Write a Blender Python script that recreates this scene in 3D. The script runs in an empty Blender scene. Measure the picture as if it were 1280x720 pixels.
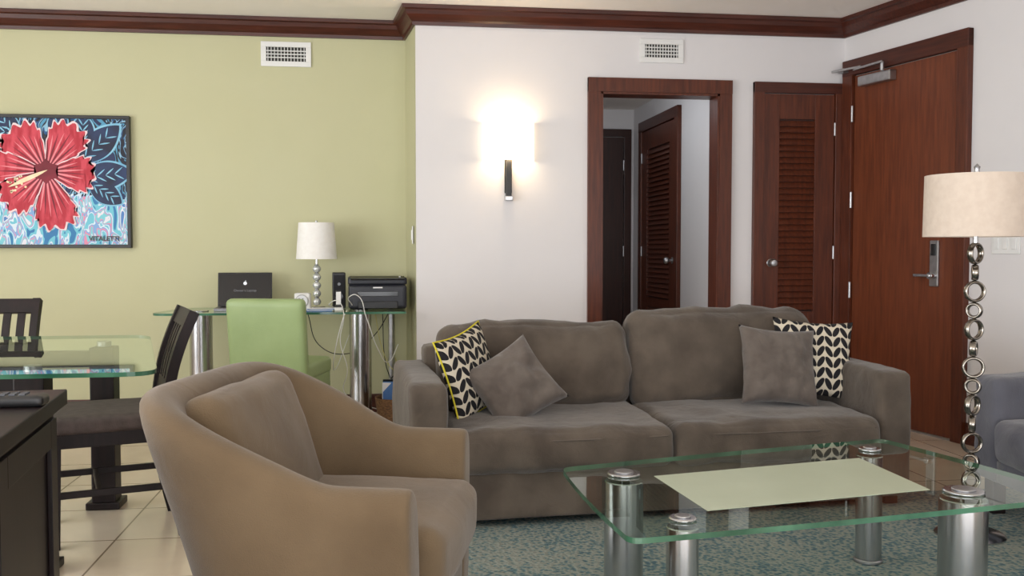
import bpy, bmesh, math, random
from mathutils import Vector, Matrix, noise
random.seed(4)
R = math.radians
A = R(7.7); CA, SA = math.cos(A), math.sin(A)
def M(x, y):            # camera-aligned frame (values estimated from image pixels) -> room frame (metres)
    return (x*CA + y*SA, -x*SA + y*CA)
sc = bpy.context.scene
col = sc.collection

# ------------------------------------------------------------ materials
def lin(c):
    o = []
    for v in c:
        v = v/255.0
        o.append(v/12.92 if v <= 0.04045 else ((v+0.055)/1.055)**2.4)
    return (o[0], o[1], o[2], 1.0)

def newmat(name):
    m = bpy.data.materials.new(name); m.use_nodes = True
    nt = m.node_tree
    return m, nt, nt.nodes['Principled BSDF']

def mat(name, c, c2=None, rough=0.5, metal=0.0, scale=8.0, stretch=(1, 1, 1), bump=0.0, bscale=200.0,
        spec=0.5, sheen=0.0, lo=0.35, hi=0.65, detail=4.0, coat=0.0, crease=0.0):
    m, nt, b = newmat(name)
    tc = nt.nodes.new('ShaderNodeTexCoord'); mp = nt.nodes.new('ShaderNodeMapping')
    mp.inputs['Scale'].default_value = stretch
    nt.links.new(tc.outputs['Object'], mp.inputs['Vector'])
    nz = nt.nodes.new('ShaderNodeTexNoise'); nz.inputs['Scale'].default_value = scale
    nz.inputs['Detail'].default_value = detail
    nt.links.new(mp.outputs[0], nz.inputs['Vector'])
    cr = nt.nodes.new('ShaderNodeValToRGB')
    cr.color_ramp.elements[0].position = lo; cr.color_ramp.elements[1].position = hi
    cr.color_ramp.elements[0].color = lin(c)
    cr.color_ramp.elements[1].color = lin(c2 if c2 else tuple(min(255, v*1.04) for v in c))
    nt.links.new(nz.outputs['Fac'], cr.inputs[0]); nt.links.new(cr.outputs[0], b.inputs['Base Color'])
    b.inputs['Roughness'].default_value = rough; b.inputs['Metallic'].default_value = metal
    b.inputs['Specular IOR Level'].default_value = spec
    b.inputs['Sheen Weight'].default_value = sheen
    b.inputs['Coat Weight'].default_value = coat
    if bump > 0:
        n2 = nt.nodes.new('ShaderNodeTexNoise'); n2.inputs['Scale'].default_value = bscale
        nt.links.new(tc.outputs['Object'], n2.inputs['Vector'])
        bp = nt.nodes.new('ShaderNodeBump'); bp.inputs['Strength'].default_value = bump
        bp.inputs['Distance'].default_value = 0.004
        nt.links.new(n2.outputs['Fac'], bp.inputs['Height']); nt.links.new(bp.outputs[0], b.inputs['Normal'])
        if crease > 0:
            n3 = nt.nodes.new('ShaderNodeTexNoise'); n3.inputs['Scale'].default_value = 9; n3.inputs['Detail'].default_value = 3
            n3.inputs['Distortion'].default_value = 1.2
            nt.links.new(tc.outputs['Object'], n3.inputs['Vector'])
            b3 = nt.nodes.new('ShaderNodeBump'); b3.inputs['Strength'].default_value = crease; b3.inputs['Distance'].default_value = .02
            nt.links.new(n3.outputs['Fac'], b3.inputs['Height']); nt.links.new(b3.outputs[0], bp.inputs['Normal'])
    return m

def emis(name, c, strength):
    m, nt, b = newmat(name)
    b.inputs['Base Color'].default_value = lin(c)
    b.inputs['Emission Color'].default_value = lin(c)
    b.inputs['Emission Strength'].default_value = strength
    return m

def wood(name, c, c2, vertical=True, rough=0.38, spec=.4):
    return mat(name, c, c2, rough=rough, scale=6, stretch=(9, 9, 0.7) if vertical else (0.7, 9, 9), detail=6, lo=.3, hi=.7, spec=spec)

GREEN = mat('sage_paint', (192, 190, 153), (194, 192, 156), rough=.75, scale=2, bump=.15, bscale=350)
WHITE = mat('white_paint', (220, 217, 217), (223, 220, 220), rough=.8, scale=2, bump=.12, bscale=350)
CEIL = mat('ceiling_paint', (246, 241, 234), (248, 243, 237), rough=.9, bump=.1)
MAHO = wood('mahogany_v', (98, 48, 28), (70, 32, 19))
MAHO_H = wood('mahogany_h', (82, 38, 25), (58, 26, 18), vertical=False)
MAHOD = wood('mahogany_dark', (58, 28, 19), (42, 20, 14))
DOORW = wood('entry_door_veneer', (116, 60, 34), (94, 46, 27), rough=.45)
DARKW = wood('espresso_wood', (32, 21, 21), (20, 14, 15), rough=.42, spec=.25)
SOFA = mat('taupe_microsuede', (77, 68, 60), (97, 87, 77), rough=.95, scale=6, bump=.35, bscale=260, spec=.1, sheen=.25, crease=.4)
GREYP = mat('grey_pillow_fabric', (88, 79, 73), (104, 95, 88), rough=.9, scale=12, bump=.3, bscale=300, spec=.12, sheen=.3, crease=.45)
TAN = mat('tan_velvet', (96, 80, 61), (111, 94, 73), rough=.95, scale=3.5, bump=.3, bscale=320, spec=.1, sheen=.25, crease=.14)
GREY2 = mat('blue_grey_fabric', (84, 84, 92), (98, 98, 106), rough=.95, scale=5, bump=.3, bscale=260, spec=.15, sheen=.3, crease=.25)
SEATF = mat('seat_pad_fabric', (72, 61, 59), (84, 72, 70), rough=.9, scale=30, bump=.3)
CHROME = mat('brushed_steel', (190, 190, 192), (205, 205, 207), rough=.22, metal=1, scale=20, stretch=(1, 1, .1))
STEEL = mat('satin_steel', (170, 170, 172), (188, 188, 190), rough=.35, metal=1, scale=25)
RINGM = mat('antique_nickel', (142, 136, 128), (160, 154, 146), rough=.2, metal=1, scale=25)
BLACK = mat('black_plastic', (20, 20, 22), (26, 26, 28), rough=.4)
BLACKG = mat('gloss_black', (10, 10, 12), (14, 14, 16), rough=.12)
WPLAS = mat('white_plastic', (224, 224, 222), (230, 230, 228), rough=.4)
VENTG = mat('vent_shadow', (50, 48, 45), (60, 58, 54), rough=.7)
LEATH = mat('green_leather', (144, 164, 112), (152, 172, 120), rough=.42, scale=6, bump=.2, bscale=120)
SHADE = mat('linen_shade', (204, 188, 173), (210, 195, 180), rough=.85, scale=40, bump=.2)
SHADEW = mat('white_shade', (236, 233, 228), (240, 238, 234), rough=.8, scale=40, bump=.1)
FROST = mat('frosted_glass', (188, 197, 174), (194, 203, 181), rough=.35, scale=4)
WICK = mat('wicker', (130, 95, 60), (80, 55, 35), rough=.8, scale=60, stretch=(1, 1, 3), bump=.6, bscale=90)
PAPER = mat('paper_white', (220, 222, 226), (232, 232, 234), rough=.8)
PAPERB = mat('paper_blue', (60, 100, 160), (80, 125, 180), rough=.7)
YELLOW = mat('yellow_piping', (205, 190, 40), (215, 200, 55), rough=.7)
CRYS = mat('crystal_balls', (200, 205, 205), (225, 228, 228), rough=.08, metal=.5, spec=.8)

def glass_mat(name, tint, base=.04):
    m, nt, b = newmat(name); nt.nodes.remove(b)
    out = nt.nodes['Material Output']
    tr = nt.nodes.new('ShaderNodeBsdfTransparent'); tr.inputs[0].default_value = tint
    gl = nt.nodes.new('ShaderNodeBsdfGlossy'); gl.inputs['Roughness'].default_value = .015
    gl.inputs['Color'].default_value = (.95, 1, .97, 1)
    lw = nt.nodes.new('ShaderNodeLayerWeight')
    p = nt.nodes.new('ShaderNodeMath'); p.operation = 'POWER'; p.inputs[1].default_value = 4.5
    q = nt.nodes.new('ShaderNodeMath'); q.operation = 'MULTIPLY_ADD'; q.inputs[1].default_value = .9; q.inputs[2].default_value = base
    mx = nt.nodes.new('ShaderNodeMixShader')
    nt.links.new(lw.outputs['Facing'], p.inputs[0]); nt.links.new(p.outputs[0], q.inputs[0])
    nt.links.new(q.outputs[0], mx.inputs[0]); nt.links.new(tr.outputs[0], mx.inputs[1]); nt.links.new(gl.outputs[0], mx.inputs[2])
    nt.links.new(mx.outputs[0], out.inputs[0])
    return m
def clear_mat(name, tint):
    m, nt, b = newmat(name); nt.nodes.remove(b)
    tr = nt.nodes.new('ShaderNodeBsdfTransparent'); tr.inputs[0].default_value = tint
    nt.links.new(tr.outputs[0], nt.nodes['Material Output'].inputs[0])
    return m
GLTOP = glass_mat('glass_top_face', (.88, .95, .90, 1))
GLBOT = clear_mat('glass_bottom_face', (.95, .99, .96, 1))
GLEDGE = mat('glass_edge_green', (40, 82, 62), (80, 128, 102), rough=.1, scale=5, spec=.8)

# floor tile
def tile_mat():
    m, nt, b = newmat('travertine_tile')
    tc = nt.nodes.new('ShaderNodeTexCoord')
    br = nt.nodes.new('ShaderNodeTexBrick'); br.offset = 0.0; br.squash = 1.0
    br.inputs['Scale'].default_value = 1.0; br.inputs['Brick Width'].default_value = .46
    br.inputs['Row Height'].default_value = .46; br.inputs['Mortar Size'].default_value = .004
    br.inputs['Color1'].default_value = lin((228, 210, 190)); br.inputs['Color2'].default_value = lin((216, 197, 175))
    br.inputs['Mortar'].default_value = lin((130, 112, 92))
    nt.links.new(tc.outputs['Object'], br.inputs['Vector'])
    nz = nt.nodes.new('ShaderNodeTexNoise'); nz.inputs['Scale'].default_value = 4; nz.inputs['Detail'].default_value = 8
    nt.links.new(tc.outputs['Object'], nz.inputs['Vector'])
    mx = nt.nodes.new('ShaderNodeMixRGB'); mx.blend_type = 'MULTIPLY'; mx.inputs[0].default_value = .3
    nt.links.new(br.outputs['Color'], mx.inputs[1]); nt.links.new(nz.outputs['Fac'], mx.inputs[2])
    nt.links.new(mx.outputs[0], b.inputs['Base Color'])
    b.inputs['Roughness'].default_value = .22
    return m
TILE = tile_mat()

def rug_mat():
    m, nt, b = newmat('teal_rug')
    tc = nt.nodes.new('ShaderNodeTexCoord')
    vo = nt.nodes.new('ShaderNodeTexVoronoi'); vo.inputs['Scale'].default_value = 60
    nz = nt.nodes.new('ShaderNodeTexNoise'); nz.inputs['Scale'].default_value = 55; nz.inputs['Detail'].default_value = 5
    n2 = nt.nodes.new('ShaderNodeTexNoise'); n2.inputs['Scale'].default_value = 2.5
    for n in (vo, nz, n2): nt.links.new(tc.outputs['Object'], n.inputs['Vector'])
    ad = nt.nodes.new('ShaderNodeMath'); ad.operation = 'MULTIPLY_ADD'; ad.inputs[1].default_value = .5
    nt.links.new(vo.outputs['Distance'], ad.inputs[0]); nt.links.new(nz.outputs['Fac'], ad.inputs[2])
    ad2 = nt.nodes.new('ShaderNodeMath'); ad2.operation = 'MULTIPLY_ADD'; ad2.inputs[1].default_value = .4
    nt.links.new(n2.outputs['Fac'], ad2.inputs[0]); nt.links.new(ad.outputs[0], ad2.inputs[2])
    cr = nt.nodes.new('ShaderNodeValToRGB'); e = cr.color_ramp.elements
    e[0].position = .6; e[0].color = lin((58, 82, 98)); e[1].position = 1.0; e[1].color = lin((140, 145, 136))
    e.new(.76).color = lin((78, 106, 115)); e.new(.88).color = lin((98, 121, 122))
    nt.links.new(ad2.outputs[0], cr.inputs[0]); nt.links.new(cr.outputs[0], b.inputs['Base Color'])
    b.inputs['Roughness'].default_value = .95
    bp = nt.nodes.new('ShaderNodeBump'); bp.inputs['Strength'].default_value = .6; bp.inputs['Distance'].default_value = .01
    nt.links.new(vo.outputs['Distance'], bp.inputs['Height']); nt.links.new(bp.outputs[0], b.inputs['Normal'])
    return m
RUG = rug_mat()

def leaf_pattern():
    m, nt, b = newmat('leaf_print_fabric')
    L = nt.links.new
    def mth(op, a, bb=None, c=None):
        n = nt.nodes.new('ShaderNodeMath'); n.operation = op
        for i, v in enumerate((a, bb, c)):
            if v is None: continue
            if isinstance(v, (int, float)): n.inputs[i].default_value = v
            else: L(v, n.inputs[i])
        return n.outputs[0]
    tc = nt.nodes.new('ShaderNodeTexCoord'); sp = nt.nodes.new('ShaderNodeSeparateXYZ')
    L(tc.outputs['Object'], sp.inputs[0])
    X = mth('MULTIPLY', sp.outputs['X'], 26.0); Y = mth('MULTIPLY', sp.outputs['Y'], 20.0)
    fx = mth('SUBTRACT', mth('FRACT', mth('ADD', X, 20.0)), .5)
    fy = mth('SUBTRACT', mth('FRACT', mth('ADD', Y, 20.0)), .5)
    col_i = mth('MODULO', mth('FLOOR', mth('ADD', X, 20.0)), 2.0)
    s = mth('MULTIPLY_ADD', col_i, 2.0, -1.0)
    sh = mth('MULTIPLY', mth('MULTIPLY', fy, s), .60)
    u = mth('DIVIDE', mth('ADD', fx, sh), .37); v = mth('DIVIDE', fy, .51)
    d = mth('ADD', mth('MULTIPLY', u, u), mth('MULTIPLY', v, v))
    k = mth('LESS_THAN', d, 1.0)
    mx = nt.nodes.new('ShaderNodeMixRGB'); L(k, mx.inputs[0])
    mx.inputs[1].default_value = lin((206, 196, 176)); mx.inputs[2].default_value = lin((20, 18, 23))
    L(mx.outputs[0], b.inputs['Base Color']); b.inputs['Roughness'].default_value = .9
    return m
LEAF = leaf_pattern()

def canvas_mat():
    m, nt, b = newmat('painted_canvas')
    L = nt.links.new
    tc = nt.nodes.new('ShaderNodeTexCoord')
    mp = nt.nodes.new('ShaderNodeMapping'); mp.inputs['Scale'].default_value = (5.5, 5.5, 2.8); mp.inputs['Rotation'].default_value = (0, .6, 0)
    L(tc.outputs['Object'], mp.inputs[0])
    n1 = nt.nodes.new('ShaderNodeTexNoise'); n1.inputs['Scale'].default_value = 1.9; n1.inputs['Detail'].default_value = 1.5; n1.inputs['Distortion'].default_value = 1.6
    L(mp.outputs[0], n1.inputs['Vector'])
    c1 = nt.nodes.new('ShaderNodeValToRGB'); c1.color_ramp.interpolation = 'CONSTANT'; e = c1.color_ramp.elements
    e[0].position = 0; e[0].color = lin((50, 120, 172)); e[1].position = .38; e[1].color = lin((112, 192, 210))
    e.new(.45).color = lin((212, 226, 236)); e.new(.49).color = lin((128, 168, 214)); e.new(.525).color = lin((222, 140, 168)); e.new(.55).color = lin((124, 200, 212))
    e.new(.60).color = lin((226, 224, 232)); e.new(.66).color = lin((76, 126, 190))
    L(n1.outputs['Fac'], c1.inputs[0])
    c2 = nt.nodes.new('ShaderNodeValToRGB'); c2.color_ramp.interpolation = 'CONSTANT'; e = c2.color_ramp.elements
    e[0].position = 0; e[0].color = lin((14, 18, 34)); e[1].position = .42; e[1].color = lin((36, 80, 130))
    e.new(.46).color = lin((140, 186, 210)); e.new(.50).color = lin((16, 22, 44)); e.new(.56).color = lin((80, 150, 184)); e.new(.61).color = lin((26, 40, 82))
    L(n1.outputs['Fac'], c2.inputs[0])
    sp = nt.nodes.new('ShaderNodeSeparateXYZ'); L(tc.outputs['Object'], sp.inputs[0])
    ad = nt.nodes.new('ShaderNodeMath'); ad.operation = 'MULTIPLY_ADD'; ad.inputs[1].default_value = .25
    L(n1.outputs['Fac'], ad.inputs[0]); L(sp.outputs['Z'], ad.inputs[2])
    gt = nt.nodes.new('ShaderNodeMath'); gt.operation = 'GREATER_THAN'; gt.inputs[1].default_value = 0.04
    L(ad.outputs[0], gt.inputs[0])
    mx = nt.nodes.new('ShaderNodeMixRGB'); L(gt.outputs[0], mx.inputs[0]); L(c1.outputs[0], mx.inputs[1]); L(c2.outputs[0], mx.inputs[2])
    L(mx.outputs[0], b.inputs['Base Color']); b.inputs['Roughness'].default_value = .6
    return m
CANVAS = canvas_mat()

# ------------------------------------------------------------ mesh helpers
def finish(name, bm, m, smooth=False, loc=(0, 0, 0), rot=(0, 0, 0)):
    me = bpy.data.meshes.new(name)
    bmesh.ops.recalc_face_normals(bm, faces=bm.faces)
    bm.to_mesh(me); bm.free()
    if m is not None:
        for x in (m if isinstance(m, (list, tuple)) else [m]): me.materials.append(x)
    if smooth:
        for p in me.polygons: p.use_smooth = True
    ob = bpy.data.objects.new(name, me); col.objects.link(ob)
    ob.location = loc; ob.rotation_euler = rot
    return ob

def box(name, size, loc, m, bevel=0.0, rot=(0, 0, 0), seg=2):
    bm = bmesh.new(); bmesh.ops.create_cube(bm, size=1)
    for v in bm.verts: v.co = Vector((v.co.x*size[0], v.co.y*size[1], v.co.z*size[2]))
    if bevel > 0:
        bmesh.ops.bevel(bm, geom=bm.edges[:], offset=bevel, segments=seg, affect='EDGES', profile=.6)
    return finish(name, bm, m, bevel > .008, loc, rot)

def bx(name, x0, x1, y0, y1, z0, z1, m, bevel=0.0):
    return box(name, (x1-x0, y1-y0, z1-z0), ((x0+x1)/2, (y0+y1)/2, (z0+z1)/2), m, bevel)

def boxes(name, lst, m):
    bm = bmesh.new()
    for (x0, x1, y0, y1, z0, z1) in lst:
        r = bmesh.ops.create_cube(bm, size=1)
        for v in r['verts']:
            v.co = Vector(((x0+x1)/2+v.co.x*(x1-x0), (y0+y1)/2+v.co.y*(y1-y0), (z0+z1)/2+v.co.z*(z1-z0)))
    return finish(name, bm, m)

def lathe(name, prof, m, loc=(0, 0, 0), rot=(0, 0, 0), seg=40, smooth=True):
    bm = bmesh.new(); rings = []
    for (r, z) in prof:
        rings.append([bm.verts.new((r*math.cos(2*math.pi*i/seg), r*math.sin(2*math.pi*i/seg), z)) for i in range(seg)])
    for a, b in zip(rings[:-1], rings[1:]):
        for i in range(seg):
            j = (i+1) % seg; bm.faces.new((a[i], a[j], b[j], b[i]))
    if prof[0][0] > 1e-4 and not (prof[0] == prof[-1]): bm.faces.new(rings[0][::-1])
    if prof[-1][0] > 1e-4 and not (prof[0] == prof[-1]): bm.faces.new(rings[-1])
    bmesh.ops.remove_doubles(bm, verts=bm.verts, dist=1e-5)
    ob = finish(name, bm, m, smooth, loc, rot)
    if smooth:
        md = ob.modifiers.new('es', 'EDGE_SPLIT'); md.split_angle = R(35)
    return ob

def cyl(name, r, h, loc, m, rot=(0, 0, 0), bev=.003, seg=32):
    b = min(bev, r*.4, h*.4)
    return lathe(name, [(r-b, -h/2), (r, -h/2+b), (r, h/2-b), (r-b, h/2)], m, loc, rot, seg)

def tube(name, pts, r, m, smoothcurve=True):
    cu = bpy.data.curves.new(name, 'CURVE'); cu.dimensions = '3D'; cu.bevel_depth = r; cu.bevel_resolution = 3
    if smoothcurve:
        s = cu.splines.new('BEZIER'); s.bezier_points.add(len(pts)-1)
        for p, c in zip(s.bezier_points, pts):
            p.co = c; p.handle_left_type = p.handle_right_type = 'AUTO'
    else:
        s = cu.splines.new('POLY'); s.points.add(len(pts)-1)
        for p, c in zip(s.points, pts): p.co = (c[0], c[1], c[2], 1)
    cu.materials.append(m)
    ob = bpy.data.objects.new(name, cu); col.objects.link(ob); return ob

def soft_box(name, size, loc, m, r=.04, puff=(0, 0, 0), rot=(0, 0, 0), n=14, wr=.004, seed=0.0, wscale=1.0):
    w, d, h = size; hv = Vector((w/2, d/2, h/2))
    r = min(r, w/2*.98, d/2*.98, h/2*.98)
    bm = bmesh.new(); bmesh.ops.create_cube(bm, size=2)
    bmesh.ops.subdivide_edges(bm, edges=bm.edges[:], cuts=n, use_grid_fill=True)
    for v in bm.verts:
        t = [math.copysign(abs(c)**.62, c) if abs(c) < 1 else c for c in v.co]
        p = Vector((t[0]*hv.x, t[1]*hv.y, t[2]*hv.z))
        q = Vector([max(-(hv[i]-r), min(hv[i]-r, p[i])) for i in range(3)])
        dd = p-q
        if dd.length > 1e-6: p = q+dd.normalized()*r
        px = (1-t[1]**2)*(1-t[2]**2); py = (1-t[0]**2)*(1-t[2]**2); pz = (1-t[0]**2)*(1-t[1]**2)
        p += Vector((t[0]*puff[0]*px, t[1]*puff[1]*py, t[2]*puff[2]*pz))
        if wr > 0:
            k = wscale
            nz = noise.noise(Vector((p.x*7*k+seed, p.y*7*k, p.z*9*k)))+.5*noise.noise(Vector((p.x*17*k, p.y*17*k+seed, p.z*17*k)))
            p += (dd.normalized() if dd.length > 1e-6 else Vector((0, 0, 0)))*nz*wr
        v.co = p
    return finish(name, bm, m, True, loc, rot)

def pillow(name, s, t, m, loc, rot, wr=.006, seed=0.0, piping=None):
    n = 26; bm = bmesh.new(); side = {}
    for sg in (1, -1):
        for i in range(n+1):
            for j in range(n+1):
                u = -1+2*i/n; v = -1+2*j/n
                x = s/2*u*(1-.10*(1-v*v)*abs(u)); y = s/2*v*(1-.10*(1-u*u)*abs(v))
                f = max(0, (1-u*u)*(1-v*v))**.42
                z = sg*t/2*f
                z += f*wr*(noise.noise(Vector((x*12+seed, y*12, sg)))*1.6+noise.noise(Vector((x*28, y*28+seed, sg)))*.8)
                side[(sg, i, j)] = bm.verts.new((x, y, z))
        for i in range(n):
            for j in range(n):
                bm.faces.new([side[(sg, i, j)], side[(sg, i+1, j)], side[(sg, i+1, j+1)], side[(sg, i, j+1)]])
    bmesh.ops.remove_doubles(bm, verts=bm.verts, dist=1e-5)
    body = finish('pillow_body', bm, m, True)
    parts = [body]
    if piping:
        pts = []
        for k in range(48):
            q = k/12.0; e = int(q); f = -1+2*(q-e)
            u, v = [(f, -1), (1, f), (-f, 1), (-1, -f)][e]
            pts.append((s/2*u*(1-.10*(1-v*v)*abs(u)), s/2*v*(1-.10*(1-u*u)*abs(v)), 0))
        pts.append(pts[0])
        parts.append(tube('piping', pts, .004, piping, False))
    return group(name, parts, loc, rot)

def group(name, parts, loc=(0, 0, 0), rot=(0, 0, 0)):
    e = bpy.data.objects.new(name, None); e.empty_display_size = .1; col.objects.link(e)
    e.location = loc
    e.rotation_euler = rot if isinstance(rot, (tuple, list)) else (0, 0, rot)
    for p in parts: p.parent = e
    return e

def sweep_rect(name, pts, w, t, m, x=0.0):
    bm = bmesh.new(); secs = []
    for i, (y, z) in enumerate(pts):
        a = pts[max(0, i-1)]; b = pts[min(len(pts)-1, i+1)]
        d = Vector((b[0]-a[0], b[1]-a[1])).normalized(); nx = Vector((-d.y, d.x))
        tt = t[i] if isinstance(t, (list, tuple)) else t
        secs.append([bm.verts.new((x+sx*w/2, y+sn*nx.x*tt/2, z+sn*nx.y*tt/2)) for sx, sn in ((-1, -1), (1, -1), (1, 1), (-1, 1))])
    for a, b in zip(secs[:-1], secs[1:]):
        for i in range(4):
            j = (i+1) % 4; bm.faces.new((a[i], a[j], b[j], b[i]))
    bm.faces.new(secs[0][::-1]); bm.faces.new(secs[-1])
    return finish(name, bm, m)

def catmull(pts, k=5):
    out = []
    for i in range(len(pts)-1):
        p0 = pts[max(0, i-1)]; p1 = pts[i]; p2 = pts[i+1]; p3 = pts[min(len(pts)-1, i+2)]
        for j in range(k):
            t = j/k
            out.append(tuple(.5*((2*b)+(-a+c)*t+(2*a-5*b+4*c-d)*t*t+(-a+3*b-3*c+d)*t**3) for a, b, c, d in zip(p0, p1, p2, p3)))
    out.append(tuple(pts[-1])); return out

def rounded_poly(corners, rad, seg=8, bow=0.0):
    pts = []; n = len(corners)
    for i in range(n):
        p = Vector(corners[i]); a = Vector(corners[i-1]); b = Vector(corners[(i+1) % n])
        r = rad[i] if isinstance(rad, (list, tuple)) else rad
        da = (a-p).normalized(); db = (b-p).normalized()
        s = p+da*r; e = p+db*r
        for k in range(seg+1):
            t = k/seg
            pts.append((1-t)**2*s+2*t*(1-t)*p+t*t*e)
        if bow > 0:
            e2 = b-(b-p).normalized()*(rad[(i+1) % n] if isinstance(rad, (list, tuple)) else rad)
            d = e2-e; nn = Vector((d.y, -d.x)).normalized()
            for k in range(1, 12):
                t = k/12; pts.append(e+d*t+nn*bow*4*t*(1-t))
    return pts

def slab(name, pts, z0, z1, mats):
    bm = bmesh.new()
    bo = [bm.verts.new((p[0], p[1], z0)) for p in pts]; to = [bm.verts.new((p[0], p[1], z1)) for p in pts]
    f = bm.faces.new(to); f.material_index = 0
    f = bm.faces.new(bo[::-1]); f.material_index = 2
    n = len(pts)
    for i in range(n):
        f = bm.faces.new((bo[i], bo[(i+1) % n], to[(i+1) % n], to[i])); f.material_index = 1
    return finish(name, bm, mats)
GL = [GLTOP, GLEDGE, GLBOT]

# ------------------------------------------------------------ room shell
H = 2.66
bx('floor', -4.7, 5.4, -3.1, 8.95, -.1, 0, TILE)
bx('ceiling', -4.7, 5.4, -3.1, 6.8, H, H+.1, CEIL)
bx('wall_back_green', -4.7, .165, 6.66, 6.78, 0, H, GREEN)
bm = bmesh.new()
vs = [bm.verts.new((x, y, z)) for z in (0, H) for x, y in ((.215, 6.197), (.165, 6.66), (.165, 6.78), (.30, 6.78), (.30, 6.30))]
bm.faces.new(vs[0:5]); bm.faces.new(vs[5:10])
for i in range(5):
    j = (i+1) % 5; bm.faces.new((vs[i], vs[j], vs[5+j], vs[5+i]))
finish('wall_jog', bm, GREEN)
OX0, OX1, OH = 1.42, 2.225, 2.15
boxes('wall_back_white', [(.217, OX0, 6.195, 6.315, 0, H), (OX0, OX1, 6.195, 6.315, OH, H), (OX1, 3.2, 6.195, 6.315, 0, H)], WHITE)
CX, CY = 3.109, 6.195
TH = math.atan2(-.979, .2046)
w = bx('wall_right', 0, 9.45, 0, .12, 0, H, WHITE); w.location = (CX+.0, CY, 0); w.rotation_euler = (0, 0, TH)
for v in w.data.vertices: v.co += Vector((9.45/2, .06, H/2))
boxes('wall_left', [(-4.72, -4.6, -3.1, -1.6, 0, H), (-4.72, -4.6, 4.2, 6.78, 0, H), (-4.72, -4.6, -1.6, 4.2, 0, .25), (-4.72, -4.6, -1.6, 4.2, 2.4, H)], WHITE)
boxes('wall_rear', [(-4.7, -2.6, -3.12, -3.0, 0, H), (3.2, 5.4, -3.12, -3.0, 0, H), (-2.6, 3.2, -3.12, -3.0, 2.35, H)], WHITE)
boxes('window_1', [(-4.70, -4.62, -1.6, -1.54, .25, 2.4), (-4.70, -4.62, 4.14, 4.2, .25, 2.4), (-4.70, -4.62, 1.27, 1.33, .25, 2.4), (-4.70, -4.62, -1.6, 4.2, .25, .31), (-4.70, -4.62, -1.6, 4.2, 2.34, 2.4)], WPLAS)
boxes('window_2', [(-2.6, -2.54, -3.1, -3.02, 0, 2.35), (3.14, 3.2, -3.1, -3.02, 0, 2.35), (.27, .33, -3.1, -3.02, 0, 2.35), (-2.6, 3.2, -3.1, -3.02, 2.29, 2.35)], WPLAS)
bx('wall_hall_right', 2.34, 2.44, 6.32, 8.8, 0, 2.5, WHITE)
bx('wall_hall_left', .75, .85, 6.32, 8.8, 0, 2.5, WHITE)
bx('wall_hall_end', .75, 2.44, 8.8, 8.9, 0, 2.5, WHITE)
bx('ceiling_hall', .75, 2.44, 6.32, 8.9, 2.42, 2.5, CEIL)

def crown(name, path, prof, m):
    bm = bmesh.new(); secs = []
    for i, p in enumerate(path):
        p = Vector(p)
        ns = []
        if i > 0:
            d = (p-Vector(path[i-1])).normalized(); ns.append(Vector((d.y, -d.x)))
        if i < len(path)-1:
            d = (Vector(path[i+1])-p).normalized(); ns.append(Vector((d.y, -d.x)))
        if len(ns) == 2:
            mm = (ns[0]+ns[1]).normalized(); mm = mm/max(.3, mm.dot(ns[0]))
        else: mm = ns[0]
        secs.append([bm.verts.new((p.x+mm.x*o, p.y+mm.y*o, z)) for o, z in prof])
    for a, b in zip(secs[:-1], secs[1:]):
        for i in range(len(prof)):
            j = (i+1) % len(prof); bm.faces.new((a[i], a[j], b[j], b[i]))
    bm.faces.new(secs[0]); bm.faces.new(secs[-1][::-1])
    return finish(name, bm, m)
crown('trim_1', [(-4.6, -3.0), (-4.6, 6.66), (.165, 6.66), (.215, 6.195), (3.109, 6.195), (3.109+.2046*9.39, 6.195-.979*9.39)],
      [(0, 2.545), (.018, 2.545), (.022, 2.565), (.035, 2.575), (.06, 2.605), (.07, 2.63), (.09, 2.636), (.092, 2.659), (0, 2.659)], MAHO_H)
bp = [(0, 0), (.016, 0), (.016, .11), (.01, .125), (0, .125)]
crown('baseboard_back', [(-4.6, 6.66), (.165, 6.66), (.215, 6.195), (1.33, 6.195)], bp, MAHO_H)
crown('baseboard_right', [(3.109+.2046*1.12, 6.195-.979*1.12), (3.109+.2046*9.35, 6.195-.979*9.35)], bp, MAHO_H)
boxes('trim_2', [(OX0-.085, OX0, 6.165, 6.195, 0, OH+.09), (OX1, OX1+.085, 6.165, 6.195, 0, OH+.09), (OX0-.085, OX1+.085, 6.160, 6.195, OH, OH+.09),
                 (OX0, OX0+.015, 6.17, 6.33, 0, OH), (OX1-.015, OX1, 6.17, 6.33, 0, OH), (OX0, OX1, 6.17, 6.33, OH-.015, OH)], MAHO)

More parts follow.
